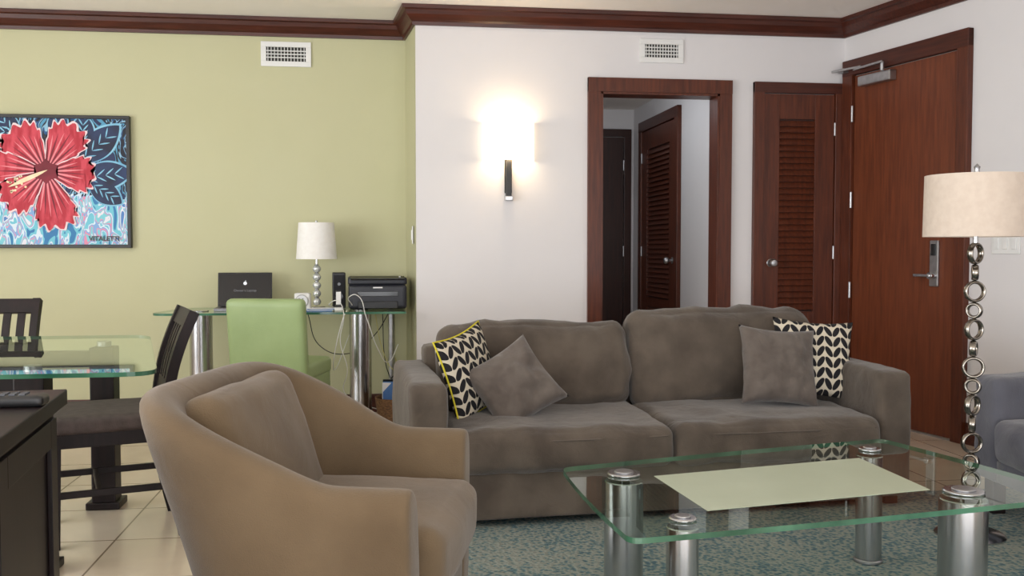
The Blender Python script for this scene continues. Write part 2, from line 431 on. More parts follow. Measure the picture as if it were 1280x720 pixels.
def louver_door(name, w, h, lx0, lx1, loc, rz, casing=.075, knob_side=-1, m=MAHO, ms=None):
    P = []
    P.append(bx('casing_left', -casing, 0, -.035, 0, 0, h+casing, m, .004))
    P.append(bx('casing_right', w, w+casing, -.035, 0, 0, h+casing, m, .004))
    P.append(bx('casing_top', -casing, w+casing, -.037, 0, h, h+casing, MAHO_H, .004))
    g = .004
    P.append(bx('stile_left', g, lx0, -.022, 0, .01, h-g, m, .002))
    P.append(bx('stile_right', lx1, w-g, -.022, 0, .01, h-g, m, .002))
    P.append(bx('rail_top', lx0, lx1, -.022, 0, h-.17, h-g, m))
    P.append(bx('rail_bottom', lx0, lx1, -.022, 0, .01, .22, m))
    P.append(bx('rail_mid', lx0, lx1, -.022, 0, .62, .70, m))
    P.append(bx('door_core', lx0, lx1, -.004, 0, .2, h-.15, MAHOD))
    bm = bmesh.new()
    for z0, z1 in ((.23, .61), (.71, h-.18)):
        n = int((z1-z0)/.040)
        for i in range(n):
            z = z0+(i+.5)*(z1-z0)/n
            r = bmesh.ops.create_cube(bm, size=1)
            for v in r['verts']:
                c = Vector((v.co.x*(lx1-lx0), v.co.y*.007, v.co.z*.040))
                c.rotate(Matrix.Rotation(R(-28), 3, 'X')); v.co = c+Vector(((lx0+lx1)/2, -.012, z))
    P.append(finish('louver_slats', bm, m))
    kx = .055 if knob_side < 0 else w-.055
    P.append(cyl('knob_rose', .028, .008, (kx, -.026, 1.03), STEEL, (R(90), 0, 0)))
    P.append(cyl('knob_stem', .01, .04, (kx, -.045, 1.03), STEEL, (R(90), 0, 0)))
    P.append(lathe('knob_ball', [(.001, -.026), (.018, -.022), (.028, -.008), (.028, .006), (.02, .018), (.001, .022)], STEEL, (kx, -.075, 1.03), (R(90), 0, 0), 24))
    hx = w-.002 if knob_side < 0 else .002
    for z in (.3, 1.1, 1.93): P.append(cyl('hinge', .007, .09, (hx, -.028, z), STEEL))
    return group(name, P, loc, rz)

louver_door('door_2', .50, 2.165, .11, .36, (2.535, 6.195, 0), 0, .072)
louver_door('door_3', .98, 2.165, .16, .82, (2.34, 8.42, 0), R(-90), .09, 1)
def solid_door(name, w, h, loc, rz, m):
    P = [bx('casing_left', -.07, 0, -.035, 0, 0, h+.07, MAHOD, .004), bx('casing_right', w, w+.07, -.035, 0, 0, h+.07, MAHOD, .004),
         bx('casing_top', -.07, w+.07, -.037, 0, h, h+.07, MAHOD, .004), bx('leaf', .004, w-.004, -.018, 0, .01, h-.004, m, .002)]
    for z in (.3, 1.1, 1.9): P.append(cyl('hinge', .008, .1, (w-.002, -.026, z), STEEL))
    P.append(cyl('knob', .026, .03, (.06, -.06, 1.0), STEEL, (R(90), 0, 0), .008)); P.append(cyl('knob_stem', .01, .04, (.06, -.037, 1.0), STEEL, (R(90), 0, 0)))
    return group(name, P, loc, rz)
solid_door('door_4', .82, 2.165, (1.42, 8.8, 0), 0, MAHOD)

# entry door
P = []
L0, L1, LH = .125, 1.03, 2.275
P += [bx('casing_left', .03, L0, -.04, 0, 0, LH+.105, MAHO, .005), bx('casing_right', L1, 1.115, -.04, 0, 0, LH+.105, MAHO, .005),
      bx('casing_top', .03, 1.115, -.042, 0, LH, LH+.105, MAHO_H, .005), bx('leaf', L0+.004, L1-.004, -.016, 0, .008, LH-.004, DOORW, .002),
      bx('threshold', L0, L1, -.03, 0, 0, .012, STEEL)]
for z in (.25, .85, 1.45, 2.02): P.append(cyl('hinge', .009, .11, (L0+.002, -.035, z), STEEL))
P += [bx('lock_plate', .835, .905, -.03, -.016, .90, 1.175, STEEL, .006), box('card_slot', (.03, .012, .07), (.87, -.034, 1.12), BLACK, .003),
      cyl('lever_hub', .022, .04, (.87, -.045, .965), CHROME, (R(90), 0, 0)), box('lever', (.13, .014, .018), (.81, -.065, .965), CHROME, .005),
      box('closer_body', (.30, .055, .065), (.37, -.045, 2.215), STEEL, .008), box('closer_arm', (.30, .012, .015), (.33, -.085, 2.30), STEEL, .003, (0, 0, R(-5))),
      box('closer_arm_b', (.24, .012, .015), (.13, -.09, 2.31), STEEL, .003, (0, 0, R(10))), box('closer_shoe', (.05, .05, .03), (.07, -.062, 2.31), STEEL, .004),
      cyl('closer_pivot', .012, .06, (.46, -.08, 2.275), STEEL)]
group('door_1', P, (CX, CY, 0), TH)
P = [box('plate', (.19, .008, .115), (0, -.004, 0), WPLAS, .003)]
for dx in (-.06, 0, .06): P.append(box('rocker', (.032, .008, .065), (dx, -.011, 0), WPLAS, .003))
group('light_switch', P, (CX+.2046*1.37, CY-.979*1.37, 1.155), TH)
P = [box('plate', (.075, .008, .115), (0, -.004, 0), WPLAS, .003), box('rocker', (.032, .008, .065), (0, -.011, 0), WPLAS, .003)]
group('light_switch', P, (.204, 6.30, 1.215), R(-96))

def vent(name, w, h, loc):
    t = .035
    P = [bx('frame_top', -w/2, w/2, -.014, 0, h/2-t, h/2, WPLAS, .003), bx('frame_bottom', -w/2, w/2, -.014, 0, -h/2, -h/2+t, WPLAS, .003),
         bx('frame_left', -w/2, -w/2+t, -.014, 0, -h/2+t, h/2-t, WPLAS, .002), bx('frame_right', w/2-t, w/2, -.014, 0, -h/2+t, h/2-t, WPLAS, .002),
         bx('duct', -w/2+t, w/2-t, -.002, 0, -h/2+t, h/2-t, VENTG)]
    n = 12
    P.append(boxes('fins', [(-w/2+t+(i+.5)*(w-2*t)/n-.002, -w/2+t+(i+.5)*(w-2*t)/n+.002, -.010, -.002, -h/2+t, h/2-t) for i in range(n)] +
                   [(-w/2+t, w/2-t, -.011, -.003, z-.003, z+.003) for z in (-.022, 0, .022)], WPLAS))
    return group(name, P, loc)
vent('air_vent', .33, .165, (-.632, 6.66, 2.43))
vent('air_vent', .295, .155, (1.83, 6.195, 2.425))

# ------------------------------------------------------------ wall sconce
P = []
bm = bmesh.new(); secs = []
ns = 24
for z in (-.122, .122):
    for rr in (0, .006):
        secs.append([bm.verts.new(((.168-rr)*math.cos(math.pi*i/ns), -(.105-rr)*math.sin(math.pi*i/ns), z)) for i in range(ns+1)])
for i in range(ns):
    bm.faces.new((secs[0][i], secs[0][i+1], secs[2][i+1], secs[2][i])); bm.faces.new((secs[1][i], secs[3][i], secs[3][i+1], secs[1][i+1]))
    bm.faces.new((secs[0][i], secs[1][i], secs[1][i+1], secs[0][i+1])); bm.faces.new((secs[2][i], secs[2][i+1], secs[3][i+1], secs[3][i]))
P.append(finish('half_drum_shade', bm, emis('sconce_glass', (255, 232, 196), 3.0), True))
P.append(bx('stem', -.018, .018, -.045, -.012, -.37, -.10, BLACK, .004))
P.append(bx('backplate', -.024, .024, -.012, 0, -.33, .06, BLACK, .003))
P.append(box('foot', (.05, .05, .03), (0, -.03, -.365), STEEL, .004))
P.append(cyl('bulb', .025, .09, (0, -.045, 0), emis('bulb_glow', (255, 225, 180), 15)))
group('wall_sconce', P, (.812, 6.195, 1.815))
def point(name, loc, e, c, r=.05):
    l = bpy.data.lights.new(name, 'POINT'); l.energy = e; l.color = c; l.shadow_soft_size = r
    o = bpy.data.objects.new(name, l); col.objects.link(o); o.location = loc; return o
point('sconce_light_up', (.812, 6.10, 1.90), 5, (1, .80, .52), .03)
point('sconce_light_down', (.812, 6.10, 1.72), 2.8, (1, .80, .52), .03)

# ------------------------------------------------------------ painting
PW, PH = 1.05, .865
P = [bx('canvas', -PW/2+.02, PW/2-.02, -.03, 0, -PH/2+.02, PH/2-.02, CANVAS)]
P += [bx('frame_top', -PW/2, PW/2, -.045, 0, PH/2-.022, PH/2, BLACK, .003), bx('frame_bottom', -PW/2, PW/2, -.045, 0, -PH/2, -PH/2+.022, BLACK, .003),
      bx('frame_left', -PW/2, -PW/2+.022, -.045, 0, -PH/2+.02, PH/2-.02, BLACK, .003), bx('frame_right', PW/2-.022, PW/2, -.045, 0, -PH/2+.02, PH/2-.02, BLACK, .003)]
RED = mat('petal_red', (176, 28, 48), (206, 66, 82), rough=.6, scale=9, stretch=(3, 1, 1), lo=.4, hi=.6)
DRED = mat('petal_dark', (104, 8, 30), (130, 16, 40), rough=.6)
PINK = mat('petal_pink', (222, 120, 130), (228, 140, 148), rough=.6)
LPINK = mat('petal_edge', (228, 200, 205), (236, 215, 218), rough=.6)
NAVY = mat('leaf_navy', (20, 26, 52), (34, 56, 100), rough=.6, scale=6)
AQUA = mat('leaf_vein', (110, 172, 206), (140, 198, 222), rough=.6)
CREAM = mat('stamen_cream', (240, 225, 190), (246, 200, 150), rough=.6)
xm, zm = PW/2-.024, PH/2-.024
def flat(name, pts, y, m):
    bm = bmesh.new()
    vs = [bm.verts.new((max(-xm, min(xm, x)), y, max(-zm, min(zm, z)))) for x, z in pts]
    f = bm.faces.new(vs); bmesh.ops.triangulate(bm, faces=[f])
    return finish(name, bm, m)
def petal(cx, cz, ang, Ln, Wd, k, wav, grow=0.0):
    pts = []; n = 40
    for side in (-1, 1):
        rng = range(0, n+1) if side < 0 else range(n-1, 0, -1)
        for i in rng:
            t = math.sin(math.pi/2*i/n)
            f = 1.30*(t**.85)*math.sqrt(max(0, 1-t**5))
            rip = 1+wav*math.sin(i*.95*side+k*2.3)*t
            u = (Ln+grow)*t*(1+(rip-1)*.5); v = side*(Wd/2*f*rip+grow*min(1, 3*t)*(1 if f > 0.01 else 0))
            pts.append((cx+u*math.cos(ang)-v*math.sin(ang), cz+u*math.sin(ang)+v*math.cos(ang)))
    return pts
fcx, fcz = .0, .065
def leafshape(x0, z0, ang, Ln, Wd):
    pts = []
    for i in range(25):
        t = i/24; pts.append((t*Ln, Wd*.5*math.sin(math.pi*t)**.8))
    for i in range(23, 0, -1):
        t = i/24; pts.append((t*Ln, -Wd*.5*math.sin(math.pi*t)**.8))
    return [(x0+a*math.cos(ang)-b*math.sin(ang), z0+a*math.sin(ang)+b*math.cos(ang)) for a, b in pts]
for k, (x0, z0, a, Ln, Wd) in enumerate([(.20, .12, 44, .36, .17), (.2, .02, 8, .34, .17), (.22, .22, 85, .22, .14), (.26, .0, -34, .25, .14), (-.15, .3, 170, .3, .15), (.05, .28, 75, .2, .12), (-.15, .26, 130, .3, .14)]):
    P.append(flat('leaf_edge', leafshape(x0, z0, R(a), Ln*1.05, Wd*1.12), -.0303-.0001*k, AQUA))
    P.append(flat('leaf', leafshape(x0, z0, R(a), Ln, Wd), -.0312-.0001*k, NAVY))
    for j in range(1, 5):
        for s in (-1, 1):
            xx = x0+math.cos(R(a))*Ln*j/6; zz = z0+math.sin(R(a))*Ln*j/6
            P.append(flat('leaf_rib', leafshape(xx, zz, R(a+s*35), Wd*.42, .009), -.032-.0001*k, AQUA))
for k, (a, Ln, Wd) in enumerate([(128, .34, .30), (58, .345, .27), (180, .36, .27), (-4, .29, .25), (-78, .37, .28), (-140, .33, .26)]):
    y = -.0330-.0006*k
    P.append(flat('petal_outline', petal(fcx, fcz, R(a), Ln, Wd, k, .11, .010), y, LPINK))
    P.append(flat('petal', petal(fcx, fcz, R(a), Ln, Wd, k, .11), y-.0002, RED))
    for j in range(-4, 5):
        P.append(flat('petal_vein', leafshape(fcx, fcz, R(a+j*7), Ln*(.86-.05*abs(j)), .011), y-.0004, DRED if j % 2 == 0 else PINK))
P.append(flat('flower_eye', [(fcx+.06*math.cos(t*.524)*(1+.4*(t % 2)), fcz+.06*math.sin(t*.524)*(1+.4*(t % 2))) for t in range(12)], -.0372, DRED))
P.append(flat('stamen', leafshape(fcx+.01, fcz+.01, R(205), .27, .028), -.0375, CREAM))
for k in range(18):
    t = .5+.5*random.random(); a = R(205); ox = random.uniform(-.045, .045)
    x = fcx+.26*t*math.cos(a)-ox*math.sin(a); z = fcz+.26*t*math.sin(a)+ox*math.cos(a)
    P.append(flat('anther', [(x+.008*math.cos(q), z+.008*math.sin(q)) for q in (0, 1.05, 2.1, 3.14, 4.2, 5.25)], -.038, CREAM))
fc = bpy.data.curves.new('signature', 'FONT'); fc.body = 'VITALETTI'; fc.size = .042; fc.extrude = .0005; fc.offset = .0012
fc.materials.append(BLACK)
fo = bpy.data.objects.new('signature', fc); col.objects.link(fo); fo.rotation_euler = (R(90), 0, 0); fo.location = (.26, -.040, -.385)
P.append(fo)
group('hibiscus_painting', P, (-1.64-PW/2, 6.66, 1.563))

# ------------------------------------------------------------ rug
rg = soft_box('area_rug', (3.1, 2.75, .010), (1.42, 2.72, .0052), RUG, r=.005, n=6, wr=0)
RZ = .0108

# ------------------------------------------------------------ sofas
def sofa(name, W, n, armw, loc, rz, m, leg=.05, D=.90, armh=.60, bh=.83, seat=.41, insets=None, tops=None):
    P = []; iw = W/2-armw
    P.append(soft_box('base', (2*iw+.02, D-.08, seat-.17-leg), (0, .02+(D-.08)/2, (leg+seat-.17)/2), m, r=.012, wr=.002))
    for s in (-1, 1):
        P.append(soft_box('arm_left' if s < 0 else 'arm_right', (armw, D-.02, armh-leg), (s*(iw+armw/2), D/2, (armh+leg)/2), m, r=.032, puff=(.004, 0, .01), wr=.006, seed=s))
    P.append(soft_box('back_frame', (2*iw+.04, .17, bh-.16-leg), (0, D-.09, (bh-.16+leg)/2), m, r=.04))
    cw = 2*iw/n
    for i in range(n):
        cx = -iw+cw*(i+.5); li, ri = insets[i] if insets else (0, 0); tp = tops[i] if tops else 0
        P.append(soft_box('seat_cushion_%d' % (i+1), (cw-.006, .67, .18), (cx, .315, seat-.09), m, r=.05, puff=(0, .014, .014), wr=.013, seed=i*3.1, n=26, wscale=.7))
        P.append(soft_box('back_cushion_%d' % (i+1), (cw-.008-li-ri, .20, .44+tp), (cx+(li-ri)/2, .655, seat+.185+tp/2), m, r=.075, puff=(.0, .035, .02), rot=(R(-14), 0, 0), wr=.02, seed=i*5.3+1, n=26, wscale=.8))
        P.append(tube('seat_welt', [(cx-cw/2+.04, -.016, seat-.045), (cx, -.030, seat-.045), (cx+cw/2-.04, -.016, seat-.045)], .003, m))
    for sx in (-1, 1):
        for y in (.07, D-.08):
            P.append(box('foot', (.06, .06, leg+.01), (sx*(W/2-.08), y, (leg+.01)/2), DARKW, .004))
    return group(name, P, loc, rz)
SO = (1.195, 3.80); SR = R(3.6)
sofa('sofa', 2.19, 2, .155, (SO[0], SO[1], RZ), SR, SOFA, leg=.03, seat=.395, armh=.585, insets=[(.03, 0), (0, 0)], tops=[-.035, .015])
sofa('loveseat', 1.6, 2, .16, (2.50, 3.0, RZ), R(-90), GREY2, leg=.14, armh=.58)
def S(x, y): return (SO[0]+x*math.cos(SR)-y*math.sin(SR), SO[1]+x*math.sin(SR)+y*math.cos(SR))
x, y = S(-.795, .42); pillow('throw_pillow', .38, .12, LEAF, (x, y, .585), (R(76), R(-10), R(54)), .003, 1, YELLOW)
x, y = S(-.615, .32); pillow('throw_pillow', .345, .15, GREYP, (x, y, .54), (R(58), R(-28), R(16)), .018, 5)
x, y = S(.84, .42); pillow('throw_pillow', .38, .13, LEAF, (x, y, .61), (R(72), R(4), R(-10)), .003, 2)
x, y = S(.62, .33); pillow('throw_pillow', .37, .15, GREYP, (x, y, .59), (R(70), R(5), R(0)), .014, 8)

# ------------------------------------------------------------ armchair
def sstep(a, b, x):
    t = max(0, min(1, (x-a)/(b-a))); return t*t*(3-2*t)
def armchair(name, loc, rz):
    hw, fx, bk, rr, th = .325, .255, -.183, .14, .115
    path = []
    for i in range(9): path.append((fx+(bk+rr-fx)*i/8, -hw, 0, -1))
    for i in range(1, 8):
        a = R(-90-90*i/8); path.append((bk+rr+rr*math.cos(a), -hw+rr+rr*math.sin(a), math.cos(a), math.sin(a)))
    for i in range(7): path.append((bk, -hw+rr+(2*hw-2*rr)*i/6, -1, 0))
    for i in range(1, 8):
        a = R(180-90*i/8); path.append((bk+rr+rr*math.cos(a), hw-rr+rr*math.sin(a), math.cos(a), math.sin(a)))
    for i in range(9): path.append((bk+rr+(fx-bk-rr)*i/8, hw, 0, 1))
    bm = bmesh.new(); secs = []
    def sec(px, py, nx, ny, ins=0.0, dx=0.0):
        k = 1-sstep(-.20, .09, px); Hh = .60+.20*k-ins
        ly = .08+.14*k
        out = []
        for o, z in ((th/2-ins, .10+ins), (th/2+.004-ins, .34), (th/2-ins, Hh-.055), (th/2-.022-ins*.4, Hh-.014), (0, Hh), (-th/2+.022+ins*.4, Hh-.014), (-th/2+ins, Hh-.055), (-th/2+ins, .34), (-th/2+ins, .10+ins)):
            dz = max(0, z-.25)
            ox = px+nx*o-(.35*dz*k if px < .1 else 0)*sstep(-.9, .35, -px*4)
            oy = py+ny*(o+ly*dz)
            out.append(bm.verts.new((ox+dx, oy, z)))
        return out
    p0 = path[0]; secs.append(sec(p0[0], p0[1], p0[2], p0[3], .022, .018)); secs.append(sec(p0[0], p0[1], p0[2], p0[3], .004, .012))
    for p in path: secs.append(sec(*p))
    p0 = path[-1]; secs.append(sec(p0[0], p0[1], p0[2], p0[3], .004, .012)); secs.append(sec(p0[0], p0[1], p0[2], p0[3], .022, .018))
    n = len(secs[0])
    for a, b in zip(secs[:-1], secs[1:]):
        for i in range(n):
            j = (i+1) % n; bm.faces.new((a[i], a[j], b[j], b[i]))
    bm.faces.new(secs[0][::-1]); bm.faces.new(secs[-1])
    sh = finish('shell', bm, TAN, True); md = sh.modifiers.new('s', 'SUBSURF'); md.levels = 2; md.render_levels = 2
    P = [sh]
    P.append(soft_box('seat_deck', (.46, .56, .20), (.04, 0, .22), TAN, r=.03))
    P.append(soft_box('seat_cushion', (.52, .54, .17), (.055, 0, .39), TAN, r=.05, puff=(.012, 0, .015), wr=.006, seed=2, n=18))
    P.append(soft_box('back_cushion', (.12, .53, .425), (-.215, 0, .567), TAN, r=.055, puff=(.018, 0, .0), rot=(0, R(-19), 0), wr=.006, seed=7, n=22))
    for sx in (-.16, .20):
        for sy in (-.28, .28):
            P.append(lathe('leg', [(.015, 0), (.024, .14)], DARKW, (sx, sy, .0), seg=16))
    return group(name, P, loc, rz)
x, y = M(-.44, 2.45); armchair('armchair', (x, y, RZ), R(-14.7))

# ------------------------------------------------------------ coffee table
ct = []
cor = [M(.290, 2.345), M(1.68, 2.765), M(1.40, 3.60), M(.160, 3.12)]
cc = (sum(c[0] for c in cor)/4, sum(c[1] for c in cor)/4)
loc2 = lambda p: (p[0]-cc[0], p[1]-cc[1])
pts = rounded_poly([loc2(c) for c in cor], .045, bow=.010)
ct.append(slab('glass_top', pts, .385, .400, GL))
fr = [loc2(M(*q)) for q in ((.534, 2.60), (1.244, 2.83), (1.189, 3.26), (.448, 3.00))]
ct.append(slab('frosted_panel', [Vector(q) for q in fr], .4002, .4012, [FROST, FROST, FROST]))
for (sx, sy), r in (((.355, 3.02), .062), ((.452, 2.515), .043), ((1.273, 3.39), .045), ((1.33, 2.80), .068)):
    lx, ly = loc2(M(sx, sy))
    ct.append(cyl('leg_tube', r, .37, (lx, ly, .198), CHROME, seg=48))
    ct.append(cyl('leg_foot', r+.004, .013, (lx, ly, .0066), STEEL, seg=48))
    ct.append(cyl('cap_ring', r*.86, .008, (lx, ly, .4045), CHROME, seg=48))
    ct.append(cyl('cap_button', r*.5, .006, (lx, ly, .4105), STEEL, seg=32))
group('coffee_table', ct, (cc[0], cc[1], RZ))

# ------------------------------------------------------------ floor lamp
P = [lathe('base_disc', [(.001, .028), (.03, .026), (.12, .014), (.13, .006), (.13, 0), (.001, 0)][::-1], CHROME)]
def ring(name, r, wd, z, ang, t=.0065):
    bm = bmesh.new(); n = 40; k = 10; ss = []
    for i in range(n):
        a = 2*math.pi*i/n; c, s = math.cos(a), math.sin(a)
        ring_v = []
        for j in range(k):
            q = 2*math.pi*j/k; rad = r-t+t*math.cos(q); y = wd/2*math.sin(q)
            ring_v.append(bm.verts.new((rad*c, y, rad*s)))
        ss.append(ring_v)
    for i in range(n):
        a = ss[i]; b = ss[(i+1) % n]
        for j in range(k): bm.faces.new((a[j], a[(j+1) % k], b[(j+1) % k], b[j]))
    return finish(name, bm, RINGM, True, (0, 0, z), (0, 0, ang))
z = .027; i = 0
angs = [-22, 48, 12, -55, -5, 60, 25, -40]
while z < 1.15:
    r = .0425 if i % 2 == 0 else .032
    if z+2*r > 1.18: break
    P.append(ring('ring_%d' % (i+1), r, .026, z+r, R(angs[i % 8])))
    z += 2*r-.001; i += 1
P.append(cyl('neck', .010, 1.20-z+.02, (0, 0, (z+1.20)/2), CHROME))
P.append(lathe('drum_shade', [(.190, 1.162), (.186, 1.398), (.183, 1.398), (.187, 1.162), (.190, 1.162)], SHADE, seg=64))
P.append(cyl('socket', .018, .08, (0, 0, 1.23), WPLAS)); P.append(lathe('bulb', [(.001, 1.26), (.018, 1.27), (.03, 1.31), (.02, 1.345), (.001, 1.35)], WPLAS))
P.append(box('spider_bar', (.37, .006, .004), (0, 0, 1.38), STEEL)); P.append(box('spider_bar_b', (.006, .37, .004), (0, 0, 1.38), STEEL))
P.append(cyl('harp_rod', .004, .12, (0, 0, 1.36), STEEL)); P.append(lathe('finial', [(.001, 1.40), (.012, 1.405), (.009, 1.42), (.012, 1.43), (.001, 1.443)], STEEL, seg=20))
x, y = M(1.785, 3.70); group('floor_lamp', P, (x, y, RZ))

# ------------------------------------------------------------ dining chairs
def dining_chair(name, loc, rz):
    P = []
    prof = catmull([(.255, 0), (.212, .20), (.195, .44), (.215, .62), (.255, .76), (.305, .88)], 5)
    for s in (-1, 1):
        P.append(sweep_rect('rear_post', prof, .034, .04, DARKW, s*.195))
        P.append(sweep_rect('front_leg', [(-.205, 0), (-.20, .43)], .04, [.034, .044], DARKW, s*.195))
        P.append(box('side_rail', (.022, .38, .055), (s*.195, 0, .405), DARKW, .003))
        P.append(box('side_stretcher', (.018, .40, .026), (s*.195, .005, .20), DARKW, .003))
    P.append(box('front_rail', (.36, .022, .055), (0, -.20, .405), DARKW, .003)); P.append(box('rear_rail', (.36, .022, .055), (0, .195, .405), DARKW, .003))
    P.append(box('mid_stretcher', (.37, .018, .024), (0, -.05, .20), DARKW, .003)); P.append(box('rear_stretcher', (.37, .018, .024), (0, .21, .27), DARKW, .003))
    P.append(soft_box('seat_pad', (.45, .44, .065), (0, -.02, .462), SEATF, r=.025, puff=(0, 0, .008), wr=.001))
    up = [p for p in prof if p[1] > .80]
    P.append(sweep_rect('top_rail', [(p[0]+.0, p[1]) for p in up], .40, .024, DARKW))
    low = catmull([(.20, .52), (.215, .60)], 3)
    P.append(sweep_rect('lower_rail', low, .37, .02, DARKW))
    sl = [p for p in prof if .55 < p[1] < .84]
    for k in range(5): P.append(sweep_rect('slat_%d' % (k+1), sl, .034, .012, DARKW, -.13+.065*k))
    return group(name, P, loc, rz)
dining_chair('dining_chair', (-1.085, 4.00, 0), R(-72))
dining_chair('dining_chair', (-1.86, 4.64, 0), 0)

dt = []
pts = rounded_poly([(-3.0, 3.08), (-.70, 3.12), (-1.03, 4.46), (-3.0, 4.46)], [.06, .12, .12, .06])
dt.append(slab('glass_top', pts, .728, .742, GL))
for x in (-1.2, -2.7):
    for y in (3.50, 4.36):
        dt.append(box('leg', (.10, .10, .70), (x, y, .352), DARKW, .006)); dt.append(cyl('pad', .03, .024, (x, y, .714), STEEL))
        dt.append(box('leg_foot', (.14, .14, .03), (x, y, .017), DARKW, .005))
dt.append(box('rail_side', (.06, .74, .07), (-2.7, 3.92, .65), DARKW, .004))
dt.append(box('rail_front', (1.40, .05, .07), (-1.95, 3.50, .65), DARKW, .004)); dt.append(box('rail_back', (1.40, .05, .07), (-1.95, 4.36, .65), DARKW, .004))
group('dining_table', dt)
P = [box('mat_body', (.42, .30, .006), (0, 0, .003), mat('red_placemat', (120, 40, 30), (150, 60, 40), rough=.8, scale=40), .002),
     box('mat_border', (.36, .24, .002), (0, 0, .0065), mat('placemat_inset', (160, 84, 52), (120, 60, 40), rough=.8, scale=60), .0005)]
group('placemat', P, (-1.80, 4.10, .742), 0)

# ------------------------------------------------------------ console in the left foreground
P = [bx('top', -.95, .0, -1.30, 0, .715, .755, DARKW, .004), bx('body', -.92, -.03, -1.27, -.03, .06, .715, DARKW, .003), bx('plinth', -.90, -.05, -1.25, -.05, 0, .06, DARKW)]
for y0, y1 in ((-1.25, -.65), (-.62, -.05)):
    P += [bx('panel_stile_a', -.03, -.018, y0, y0+.07, .09, .69, DARKW, .002), bx('panel_stile_b', -.03, -.018, y1-.07, y1, .09, .69, DARKW, .002),
          bx('panel_rail_a', -.03, -.018, y0+.07, y1-.07, .62, .69, DARKW, .002), bx('panel_rail_b', -.03, -.018, y0+.07, y1-.07, .09, .16, DARKW, .002)]
group('console_cabinet', P, (-.833, 2.68, 0), R(6.9))
P = [soft_box('handset', (.24, .065, .028), (0, 0, .014), BLACK, r=.011, wr=0, n=10)]
kb = mat('grey_keys', (70, 72, 78), (84, 86, 92), rough=.5)
P.append(boxes('keys', [(-.09+.022*i, -.09+.022*i+.014, -.02+.015*j, -.02+.015*j+.009, .025, .0315) for i in range(8) for j in range(3)], kb))
group('remote_control', P, (-.915, 2.40, .755), R(2))

# ------------------------------------------------------------ desk and things on it
pts = rounded_poly([(-1.42, 6.04), (.15, 6.04), (.15, 6.62), (-1.30, 6.62)], [.14, .03, .03, .10])
dk = [slab('glass_top', pts, .718, .732, GL)]
for x, y in ((-.14, 6.20), (-1.13, 6.22)):
    dk += [cyl('leg_tube', .070, .705, (x, y, .3655), CHROME, seg=48), cyl('leg_foot', .076, .014, (x, y, .008), STEEL, seg=48), cyl('cap', .05, .006, (x, y, .7355), CHROME)]
for x, y in ((-.98, 6.52), (.06, 6.54)): dk += [cyl('rear_leg', .022, .71, (x, y, .363), STEEL), cyl('rear_foot', .03, .01, (x, y, .006), STEEL)]
group('glass_desk', dk)

ZD = .733
scr = [box('base', (.34, .235, .016), (0, 0, .009), mat('aluminium', (120, 120, 124), (132, 132, 136), rough=.4, metal=.7)), box('keyboard', (.28, .11, .002), (0, .03, .018), BLACK),
       box('trackpad', (.10, .07, .001), (0, -.07, .0175), STEEL),
       box('lid', (.345, .008, .225), (0, .150, .125), BLACK, .003, (R(-12), 0, 0)), box('screen', (.325, .002, .205), (0, .1435, .127), mat('screen_black', (10, 10, 14), (14, 14, 18), rough=.15), 0, (R(-12), 0, 0))]
LOGO = emis('screen_white', (225, 228, 235), .5)
def inl(o, z, x=0):
    o.rotation_euler = (R(90-12), 0, 0); o.location = (x, .1415+(z-.127)*math.tan(R(12)), z); return o
lg = lathe('screen_logo', [(.001, 0), (.011, 0), (.011, .001), (.001, .001)], LOGO, seg=24); scr.append(inl(lg, .165))
lf = lathe('screen_logo_leaf', [(.001, 0), (.003, 0), (.003, .001), (.001, .001)], LOGO, seg=12); scr.append(inl(lf, .181, .003))
fc = bpy.data.curves.new('screen_text', 'FONT'); fc.body = "Owner's Laptop"; fc.size = .022; fc.align_x = 'CENTER'
fc.materials.append(mat('screen_grey_text', (120, 122, 128), rough=.6))
fo = bpy.data.objects.new('screen_text', fc); col.objects.link(fo); scr.append(inl(fo, .112))
group('laptop', scr, (-.885, 6.33, ZD), R(3))
P = [box('case', (.10, .06, .11), (0, 0, .058), WPLAS, .012), cyl('bezel', .042, .008, (0, -.032, .062), STEEL, (R(90), 0, 0)), cyl('dial', .036, .004, (0, -.038, .062), PAPER, (R(90), 0, 0), .001),
     box('hand_hour', (.004, .002, .022), (.004, -.041, .070), BLACK, 0, (0, R(25), 0)), box('hand_minute', (.003, .002, .03), (-.008, -.041, .070), BLACK, 0, (0, R(-35), 0)),
     box('foot', (.08, .05, .008), (0, 0, .004), BLACK)]
group('alarm_clock', P, (-.50, 6.20, ZD), R(-5))
P = [cyl('foot_plate', .055, .014, (0, 0, .007), CHROME)]
for k in range(5):
    zc = .045+.054*k
    P.append(lathe('glass_ball_%d' % (k+1), [(.001, -.026), (.018, -.020), (.027, -.006), (.027, .006), (.018, .020), (.001, .026)], CRYS, (0, 0, zc), seg=28))
    P.append(cyl('spacer', .016, .006, (0, 0, zc+.027), CHROME))
P.append(cyl('neck', .008, .08, (0, 0, .33), CHROME))
P.append(lathe('drum_shade', [(.132, .325), (.115, .562), (.112, .562), (.129, .325), (.132, .325)], SHADEW, seg=56))
P.append(box('spider', (.225, .005, .004), (0, 0, .548), STEEL)); P.append(cyl('rod', .004, .2, (0, 0, .46), STEEL)); P.append(cyl('finial', .008, .018, (0, 0, .568), STEEL))
group('table_lamp', P, (-.425, 6.40, ZD))
P = [box('cabinet', (.085, .10, .235), (0, 0, .1185), BLACK, .008), box('grille', (.07, .006, .20), (0, -.052, .12), mat('speaker_grille', (34, 34, 38), (22, 22, 25), rough=.8, scale=200)),
     cyl('driver', .026, .004, (0, -.056, .08), BLACKG, (R(90), 0, 0)), cyl('tweeter', .012, .004, (0, -.056, .16), BLACKG, (R(90), 0, 0))]
